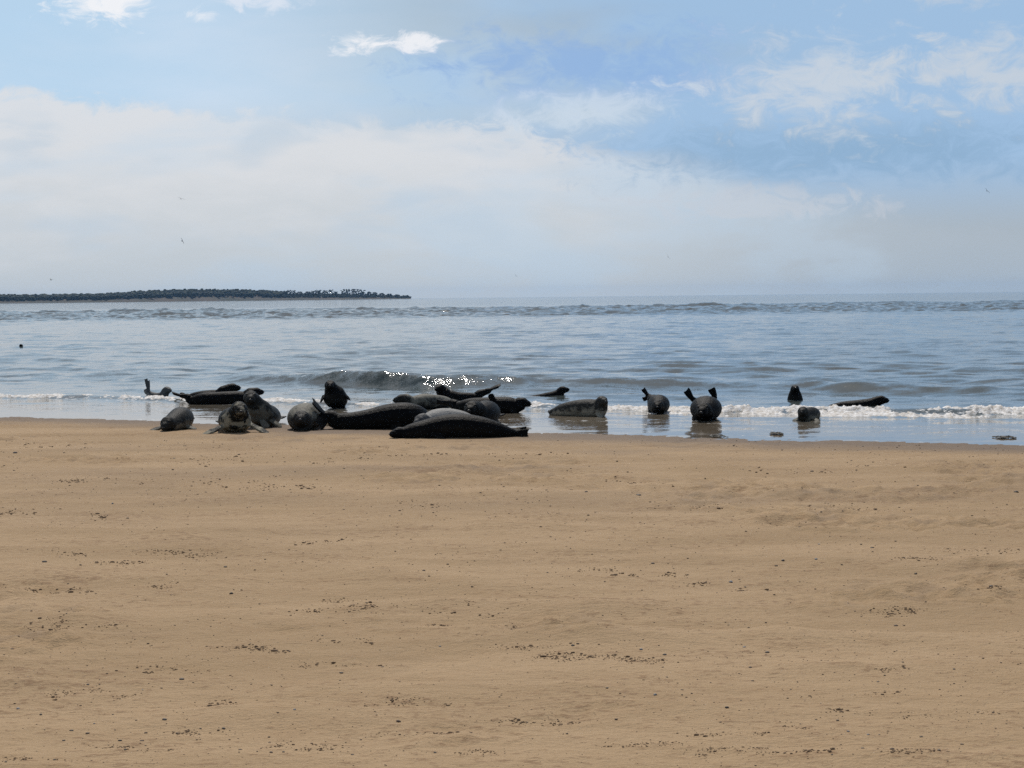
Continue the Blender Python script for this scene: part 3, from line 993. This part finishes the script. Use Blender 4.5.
# at the water's edge, left to right
seal(158, 396, [(-10, .12, 4, 2.6), (-6, .1, 1, 3.6), (0, .05, -1, 4.8), (5, 0, .5, 4.6)], (8.6, -.05, 6, 4.2, (.6, -.8, .05)), 'silver',
     'pale seal in the surf at the far left, hind flippers standing upright', hind=[(-12, .10, 17, (.3, -1, 0)), (-10, .16, 15, (.5, -1, 0))], hindw=.034, swim=True)
seal(210, 401.5, [(-26, .3, 6, 2.4), (-18, .22, 6, 4.8), (-6, .1, 6.3, 6.2), (7, .05, 8, 6.5), (15, 0, 11, 5.6)],
     (22.5, 0, 13.8, 4.9, (1, -.05, -.04)), 'dark', 'dark seal at the water edge, head lifted right, behind the longer dark one', hind=[(-36, .34, 6, (0, 0, 1)), (-35, .45, 6, (0, 0, 1))], hindw=.04)
seal(215, 404, [(-31, .22, 8.4, 2.2), (-24, .18, 7.4, 4.2), (-12, .1, 6.5, 6.4), (0, .05, 6.6, 6.7), (13, 0, 6.8, 7), (26, -.02, 8, 7), (35, -.03, 10.5, 5.8)],
     (41, -.03, 12, 4.7, (1, -.02, -.05)), 'dark', 'long dark seal at the water edge, its tail pointing left and head right',
     hind=[(-42, .20, 10.5, (0, -.3, 1)), (-41, .28, 10, (0, -.3, 1))], hindw=.036)
seal(333, 408, [(8, 1.1, 4, 3.2), (7, .7, 6.5, 6), (5, .25, 9, 9), (2.5, .03, 13, 10.8), (-.5, -.04, 18.5, 8)],
     (-2.4, -.10, 23.2, 6, (-.05, -1, .02)), 'dark', 'black seal sitting upright in the shallows with a flipper held out right',
     fore=[((8, -.02, 17), (17.5, -.10, 9.5), .05, (1, -.6, .6)), ((-9, 0, 13), (-12.5, -.10, 7), .055, (-1, -.3, .5))])
seal(425, 409, [(26, .95, 5, 3.5), (21, .55, 6.2, 6), (11, .22, 7.3, 7.6), (-2, .02, 8.4, 8.4), (-13, -.06, 9.6, 7)],
     (-23, -.12, 11, 5.4, (-1, -.2, -.12)), 'grey', 'grey seal with a darker head turned left, behind the rump of the big seal', bellyup=.7)
seal(462, 402, [(25, .12, 10.5, 3), (18, .1, 8.4, 4.2), (8, .05, 6, 5.4), (-3, 0, 5.6, 5.8), (-13, -.02, 8, 7), (-19, -.05, 11, 6.6)],
     (-21.5, -.10, 14.4, 5, (-.55, -.8, .02)), 'dark', 'dark seal bent like a banana, head and tail both raised',
     hind=[(37, .10, 18.5, (.4, .4, -1)), (35, .18, 16, (.4, .4, -1))], hindw=.05)
seal(490, 413, [(-45, .34, 10.5, 2.8), (-36, .28, 9.5, 5), (-22, .16, 8.4, 7.9), (-5, .05, 8.4, 8.7), (10, 0, 8.6, 9), (21, 0, 9, 8.6), (28, -.02, 10, 6.8)],
     (33, -.04, 11, 5.2, (1, -.08, -.26)), 'dark', 'dark seal lying in the wash with its snout pointing right over the water',
     fore=[((4, -.10, 13), (0, -.16, 20), .06, (0, -1, 0)), ((20, -.12, 4), (26, -.2, 1), .055)], hind=[(-53, .40, 11, (0, -1, .2)), (-52, .48, 10, (0, -1, .2))], hindw=.04)
seal(556, 396.5, [(-42, .35, -6, 3.5), (-24, .22, -5, 4.6), (-10, .1, -2.4, 5), (1.5, .02, .6, 4.8)], (6.5, 0, 5.3, 4.2, (1, -.12, .08)), 'dark',
     'seal swimming in calm water with only its head and wet back showing', swim=True, hind=[(-50, .4, -6, (0, 0, 1)), (-50, .5, -6, (0, 0, 1))])
seal(582, 416.5, [(-28, .34, 5, 4.4), (-20, .26, 7, 6.9), (-7, .15, 8.6, 8.8), (6, .05, 9.4, 9.6), (14, 0, 10, 9.2), (18.5, -.05, 13, 7.4)],
     (19.8, -.10, 15.6, 6.1, (.4, -.9, .05)), 'pale', 'grey seal with a pale back lying alone in the wash, head up at right',
     fore=[((14, -.10, 4), (20, -.2, 1), .055)], hind=[(-33, .40, 3, (0, 0, 1)), (-32, .52, 3, (0, 0, 1))], hindw=.05)
seal(657, 412.5, [(-7, .95, 12.5, 2.8), (-4, .72, 11, 5.4), (0, .36, 10, 8.8), (2, .02, 9.4, 9.8), (2, -.2, 9, 8.2)],
     (1, -.36, 8.6, 6.5, (-.05, -1, -.08)), 'dark', 'round dark seal facing the camera with its hind flippers raised at left',
     hind=[(-14.5, .95, 21, (.6, -1, .2), (-9, .93, 14.5)), (-14.5, .90, 10.5, (.2, -1, .6), (-9, .93, 12))], hindw=.042)
seal(706, 419.5, [(-2, 1.1, 9, 3.4), (0, .85, 11, 6.5), (1, .42, 12.6, 11.2), (0, .02, 12.3, 12.8), (-1, -.22, 12, 11)],
     (-2, -.42, 11.2, 8.6, (-.2, -1, -.1)), 'dark', 'big round dark seal facing the camera, hind flippers spread up behind it on both sides',
     hind=[(-20.5, .9, 27, (.2, -1, .3), (-14, .95, 18)), (5.5, .9, 29, (-.2, -1, .3), (9.5, .95, 20))], hindw=.06, fore=[((-10, -.12, 8), (-12, -.36, 1.5), .05)], wr=1.25)
seal(795, 402, [(3, .35, -30, 6), (1.5, .15, -13, 8), (.3, .05, -3, 7.6), (0, .01, 5, 6.2)], (0, -.03, 11, 4.7, (.12, -1, .22)), 'dark',
     'dark seal standing upright in the water, head poking up like a bottle', hind=[(4, .45, -44, (0, 1, 0)), (2, .5, -44, (0, 1, 0))], swim=True)
seal(806, 420.5, [(9, .8, 3.4, 2.8), (8, .5, 6, 5.4), (6, .2, 7.4, 7.4), (1, .02, 7.2, 7.2)], (-3, -.18, 10.2, 5.6, (-.12, -1, 0)), 'grey',
     'small grey seal facing the camera in the thin wash, below the upright one', fore=[((-4, -.06, 3.5), (-13, -.18, 1.2), .05), ((7, 0, 3), (12, -.18, 1), .05)], hind=[(10, 1.0, 2, (0, 0, 1)), (5, 1.0, 2, (0, 0, 1))])
seal(862, 407.5, [(-42, .35, -6, 3), (-22, .22, -1.5, 5), (-6, .1, 0, 6), (6, .02, 1.6, 6.2), (13, 0, 4, 5.5)], (18.5, -.02, 6.4, 4.9, (1, -.12, -.05)), 'dark',
     'dark seal gliding right through the foam, rightmost of the herd', swim=True, hind=[(-52, .4, -6, (0, 0, 1)), (-52, .5, -6, (0, 0, 1))])
seal(21, 347.5, [(-6, .6, -14, 3), (-3, .3, -6, 3), (0, .1, -1.5, 2.6)], (0, 0, .8, 1.6, (.5, -.8, .1)), 'dark',
     'tiny dark head of a seal far out in the water at the far left', swim=True, hind=[(-8, .9, -16, (0, 0, 1)), (-9, .8, -16, (0, 0, 1))], voxel=.012)

# ------------------------------------------------------------------ weed left by the tide
def weed(px, py, wpx, label, seed):
    rs = random.Random(seed)
    g = ground(px, py)
    s = g.y / F
    bm = bmesh.new()
    L = wpx * s
    for k in range(9):
        x0 = rs.uniform(-.5, .1) * L
        ln = rs.uniform(.35, .6) * L
        y0, sl_ = rs.uniform(-.14, .14), rs.uniform(-.25, .25)
        ph, hh = rs.uniform(0, 6), rs.uniform(.004, .02)
        pts = [(x0 + ln * i / 7, y0 + sl_ * ln * i / 7 + .03 * math.sin(ph + i), .012 + hh * math.sin(math.pi * i / 7) * (0.6 + .4 * math.sin(ph + 2 * i))) for i in range(8)]
        tube(bm, pts, [.006 + .002 * math.sin(i * 2 + ph) for i in range(8)], [.022 + .010 * math.sin(i * 1.4 + ph) for i in range(8)], seg=6)
    bmesh.ops.recalc_face_normals(bm, faces=bm.faces)
    me = bpy.data.meshes.new('seaweed')
    bm.to_mesh(me)
    bm.free()
    me.materials.append(M_WEED)
    o = bpy.data.objects.new('seaweed', me)
    COL.objects.link(o)
    o.location = g
    tag(o, label, 'seaweed', 'seaweed in the wash')


weed(1003, 438, 21, 'dark flat clump of seaweed in the wash at the far right', 1)
weed(715, 437, 17, 'thin dark strand of seaweed below the big round seal', 2)
weed(776, 434.5, 13, 'short dark strand of seaweed left of the small grey seal', 3)

# ------------------------------------------------------------------ pebbles and crumbs of sand
def pebble_mesh(seed):
    rs = np.random.default_rng(seed)
    bm = bmesh.new()
    bmesh.ops.create_icosphere(bm, subdivisions=1, radius=1.0)
    for v in bm.verts:
        v.co *= float(1 + rs.uniform(-.28, .22))
        v.co.z *= .72
    me = bpy.data.meshes.new('pebble')
    bm.to_mesh(me)
    bm.free()
    for p in me.polygons:
        p.use_smooth = True
    return me


def zoomed(lst, x0, y0, k):
    return [(x0 + a / k, y0 + b / k) for a, b in lst]


PEB = zoomed([(392, 568), (561, 540), (604, 576), (410, 607), (484, 608), (428, 644), (322, 548), (140, 515), (275, 489), (300, 428), (340, 428),
              (497, 577), (684, 563), (680, 577), (918, 591), (1006, 522), (94, 386), (40, 296), (36, 90), (185, 683), (312, 684), (385, 515),
              (628, 666), (228, 204), (62, 499), (243, 574), (298, 582), (217, 608), (152, 573), (878, 654), (968, 651), (925, 654), (770, 18),
              (487, 442), (790, 119), (926, 427), (620, 409), (763, 563), (108, 682), (20, 702), (820, 642), (920, 612)], 0, 560, 3.413)
PEB += zoomed([(106, 66), (154, 76), (228, 306), (692, 346), (608, 409), (641, 420), (92, 515), (143, 481), (1001, 519), (574, 599), (612, 599),
               (895, 633), (451, 682), (556, 658), (656, 674), (505, 149), (529, 172), (298, 206), (151, 294), (171, 361), (179, 402), (310, 438),
               (868, 369), (698, 366), (755, 606), (396, 545), (469, 547), (397, 5), (283, 3), (260, 15), (736, 44), (996, 98), (669, 213), (412, 489),
               (36, 410), (815, 653), (506, 588)], 700, 560, 3.413)
PEB += zoomed([(348, 76), (478, 70), (30, 67), (780, 192), (848, 303), (255, 197), (265, 260), (90, 280), (225, 168), (590, 585), (538, 627), (705, 667), (870, 663),
               (797, 603), (683, 500), (765, 489), (1018, 570), (880, 452), (760, 457)], 0, 420, 2.0)
PEB += zoomed([(679, 83), (253, 153), (148, 150), (520, 185), (117, 258), (438, 319), (466, 325), (614, 247), (282, 285), (808, 305), (958, 338),
               (510, 460), (464, 452), (310, 510), (340, 540), (340, 553), (286, 553), (30, 600), (208, 600), (430, 582), (458, 562), (110, 625), (190, 541),
               (210, 497), (305, 466), (258, 458), (122, 455), (132, 452), (468, 132), (1008, 145), (600, 104), (720, 255), (575, 222)], 512, 420, 2.0)
PMESH = []
for i in range(9):
    me = pebble_mesh(300 + i)
    me.materials.append(M_PEB[(0, 0, 1, 0, 1, 0, 2, 0, 1)[i]])
    PMESH.append(me)
for i, (px, py) in enumerate(PEB):
    g = ground(px, py)
    o = bpy.data.objects.new('pebble', PMESH[i % 9])
    COL.objects.link(o)
    r = (random.uniform(.8, 1.6) if random.random() < .7 else random.uniform(1.6, 2.5)) * g.y / F
    o.scale = (r * random.uniform(1.0, 1.5), r * random.uniform(.9, 1.5), r * random.uniform(.8, 1.05))
    o.rotation_euler = (0, 0, random.uniform(0, 6.28))
    o.location = (g.x, g.y, sand_z(g.x, g.y) + o.scale[2] * .12)
    tag(o, 'small dark pebble lying loose on the open sand', 'pebble', 'pebbles scattered over the sand')


def scatter(name, pts, mats, label, cat):
    """pts: x, y, radius, flatness; one joined mesh of tiny lumps"""
    base = [np.array([v.co[:] for v in pebble_mesh(400 + i).vertices]) for i in range(5)]
    fc = np.array([p.vertices[:] for p in pebble_mesh(400).polygons])
    V, Fc, k = [], [], 0
    for i, (x, y, r, fl) in enumerate(pts):
        a = random.uniform(0, 6.28)
        b = base[i % 5]
        ca, sa = math.cos(a), math.sin(a)
        q = np.stack([(b[:, 0] * ca - b[:, 1] * sa) * r * 1.25, (b[:, 0] * sa + b[:, 1] * ca) * r, b[:, 2] * r * fl], -1)
        V.append(q + np.array([x, y, sand_z(x, y) + r * fl * .3]))
        Fc.append(fc + k)
        k += len(b)
    o = mesh_obj(name, np.concatenate(V), np.concatenate(Fc), mats, smooth=True)
    return tag(o, label, cat, kind='stuff')


# crumbs kicked up in streaks (pixel centre, length and depth of streak in pixels, how many)
STREAKS = [(80, 481, 34, 3, 46), (100, 517, 18, 4, 30), (170, 551, 60, 3, 60), (120, 561, 50, 3, 50), (60, 589, 40, 3, 50), (200, 552, 30, 3, 30), (70, 552, 30, 3, 30),
           (150, 588, 40, 4, 30), (340, 608, 70, 4, 60), (250, 490, 50, 4, 30), (295, 488, 30, 3, 30), (230, 483, 70, 4, 30), (420, 505, 40, 3, 26), (320, 542, 40, 3, 26),
           (600, 569, 22, 2, 26), (625, 575, 18, 3, 26), (676, 573, 15, 3, 26), (700, 581, 24, 3, 26), (743, 587, 22, 3, 26), (915, 559, 50, 5, 60), (980, 549, 70, 3, 40),
           (840, 507, 70, 4, 50), (900, 610, 40, 3, 44), (720, 506, 50, 3, 30), (880, 612, 30, 2, 30), (660, 484, 60, 3, 30), (590, 655, 90, 4, 90), (640, 658, 60, 3, 60), (560, 657, 60, 3, 50),
           (760, 731, 50, 6, 60), (770, 752, 80, 6, 60), (840, 711, 20, 3, 34), (720, 750, 40, 4, 34), (915, 759, 50, 4, 70), (880, 669, 30, 2, 24), (400, 702, 60, 4, 50), (430, 732, 60, 4, 30),
           (210, 702, 40, 4, 40), (100, 693, 34, 4, 34), (60, 695, 20, 4, 26), (190, 728, 34, 4, 34), (250, 645, 50, 4, 40), (280, 648, 40, 4, 34), (160, 665, 60, 3, 40), (100, 628, 60, 5, 40),
           (50, 625, 40, 4, 30), (500, 649, 80, 4, 50), (470, 610, 40, 4, 30), (340, 600, 40, 4, 30), (330, 640, 50, 4, 26), (450, 620, 60, 3, 30), (0, 585, 24, 3, 26), (20, 513, 26, 4, 24),
           (530, 720, 60, 3, 40), (560, 719, 30, 3, 26), (660, 745, 90, 5, 60), (300, 745, 60, 5, 50), (40, 760, 50, 4, 34), (130, 745, 50, 4, 34), (480, 752, 50, 4, 34), (350, 661, 70, 3, 30),
           (880, 693, 70, 3, 26), (940, 716, 60, 3, 26), (1000, 590, 40, 3, 26), (420, 455, 60, 3, 26), (560, 452, 90, 3, 30), (820, 470, 80, 3, 30), (200, 462, 60, 3, 26), (330, 462, 60, 3, 26), (40, 446, 60, 3, 26)]
pts, dark = [], []
for cx, cy, lw, lh, n in STREAKS:
    seeds = [(random.gauss(cx, lw * .4), random.gauss(cy, lh * .5)) for _ in range(5)]
    for _ in range(int(n * 1.7)):
        sx_, sy_ = random.choice(seeds)
        px, py = random.gauss(sx_, lw * random.choice((.05, .12, .25))), random.gauss(sy_, 1.0)
        if py > 775:
            continue
        g = ground(px, py)
        r = random.lognormvariate(-0.95, .6) * g.y / F + .001
        pts.append((g.x, g.y, min(r, .016), random.uniform(.6, 1.0)))
scatter('sand_crumbs', pts, M_CRUMB, 'crumbs of damp sand kicked up in streaks', 'sand')
for _ in range(4600):
    px, py = random.uniform(-60, 1084), 440 + 335 * random.random() ** 1.15
    g = ground(px, py)
    if land(g.x, g.y) < .4 or vnoise(np.array(g.x * .6), np.array(g.y * .8), 5) < random.uniform(-.6, .25):
        continue
    dark.append((g.x, g.y, min(.012, (random.uniform(.35, .75) if random.random() < .9 else random.uniform(.8, 1.2)) * g.y / F), random.uniform(.6, .9)))
scatter('shell_grit', dark, M_PEB[1], 'fine dark grit and shell bits strewn over the sand', 'grit')

# ------------------------------------------------------------------ gulls in the air
def gull(px, py, dist, bank, yaw, flap, label):
    bm = bmesh.new()
    tube(bm, [(-.28, 0, 0), (-.2, 0, 0), (-.05, 0, 0), (.1, 0, .01), (.2, 0, .03), (.27, 0, .03), (.34, 0, .02)],
         [.01, .035, .065, .065, .05, .035, .006], [.05, .045, .07, .07, .05, .035, .006], seg=8)
    for k in (-1, 1):
        p = [(.03, .04 * k, .03), (.07, .30 * k, .03 + .30 * flap), (-.05, .62 * k, .03 + .22 * flap)]
        pts_ = catmull([(*q, 0) for q in p], 5)[:, :3]
        n = len(pts_)
        tube(bm, pts_, [.014 * (1 - .7 * i / n) + .003 for i in range(n)], [.10 * (1 - (i / n) ** 2 * .85) for i in range(n)], seg=8)
    bmesh.ops.recalc_face_normals(bm, faces=bm.faces)
    me = bpy.data.meshes.new('gull')
    bm.to_mesh(me)
    bm.free()
    me.materials.append(M_GULL)
    o = bpy.data.objects.new('gull', me)
    COL.objects.link(o)
    o.location = at_dist(px, py, dist)
    o.rotation_euler = (bank, 0, yaw)
    tag(o, label, 'gull', 'gulls in the sky')


gull(181, 199, 330, .35, 1.6, .5, 'gull gliding on spread wings, upper one of the pair above the wooded headland')
gull(182, 241, 330, 1.1, 1.3, .3, 'banking gull straight below the gliding one above the headland')
gull(51, 280, 400, .3, 1.2, .6, 'tiny gull low over the left end of the wooded headland')
gull(987, 191, 340, .8, 1.7, .5, 'lone gull in the blue sky near the right edge')
gull(668, 257, 430, 1.0, 1.5, .5, 'tiny gull low above the open sea, right of the middle')
gull(516, 276, 480, .7, 1.5, .5, 'tiny gull just above the horizon near the middle')

# ------------------------------------------------------------------ air
def build_haze():
    m = bpy.data.materials.new('haze')
    m.use_nodes = True
    n = NT(m.node_tree)
    o = n.node('ShaderNodeOutputMaterial')
    v = n.node('ShaderNodeVolumePrincipled')
    v.inputs['Color'].default_value = (0.35, 0.62, 1.0, 1)
    v.inputs['Density'].default_value = 4.0e-5
    v.inputs['Anisotropy'].default_value = 0.0
    n.t.links.new(v.outputs[0], o.inputs['Volume'])
    x, y0, y1, z0, z1 = 110000, -600, 9000, -4.0, 48.0
    V = [(-x, y0, z0), (x, y0, z0), (x, y1, z0), (-x, y1, z0), (-x, y0, z1), (x, y0, z1), (x, y1, z1), (-x, y1, z1)]
    ob = mesh_obj('haze', np.array(V), [(0, 3, 2, 1), (4, 5, 6, 7), (0, 1, 5, 4), (1, 2, 6, 5), (2, 3, 7, 6), (3, 0, 4, 7)], m, smooth=False)
    tag(ob, kind='stuff', label='thin blue haze lying over the whole sea')


build_haze()
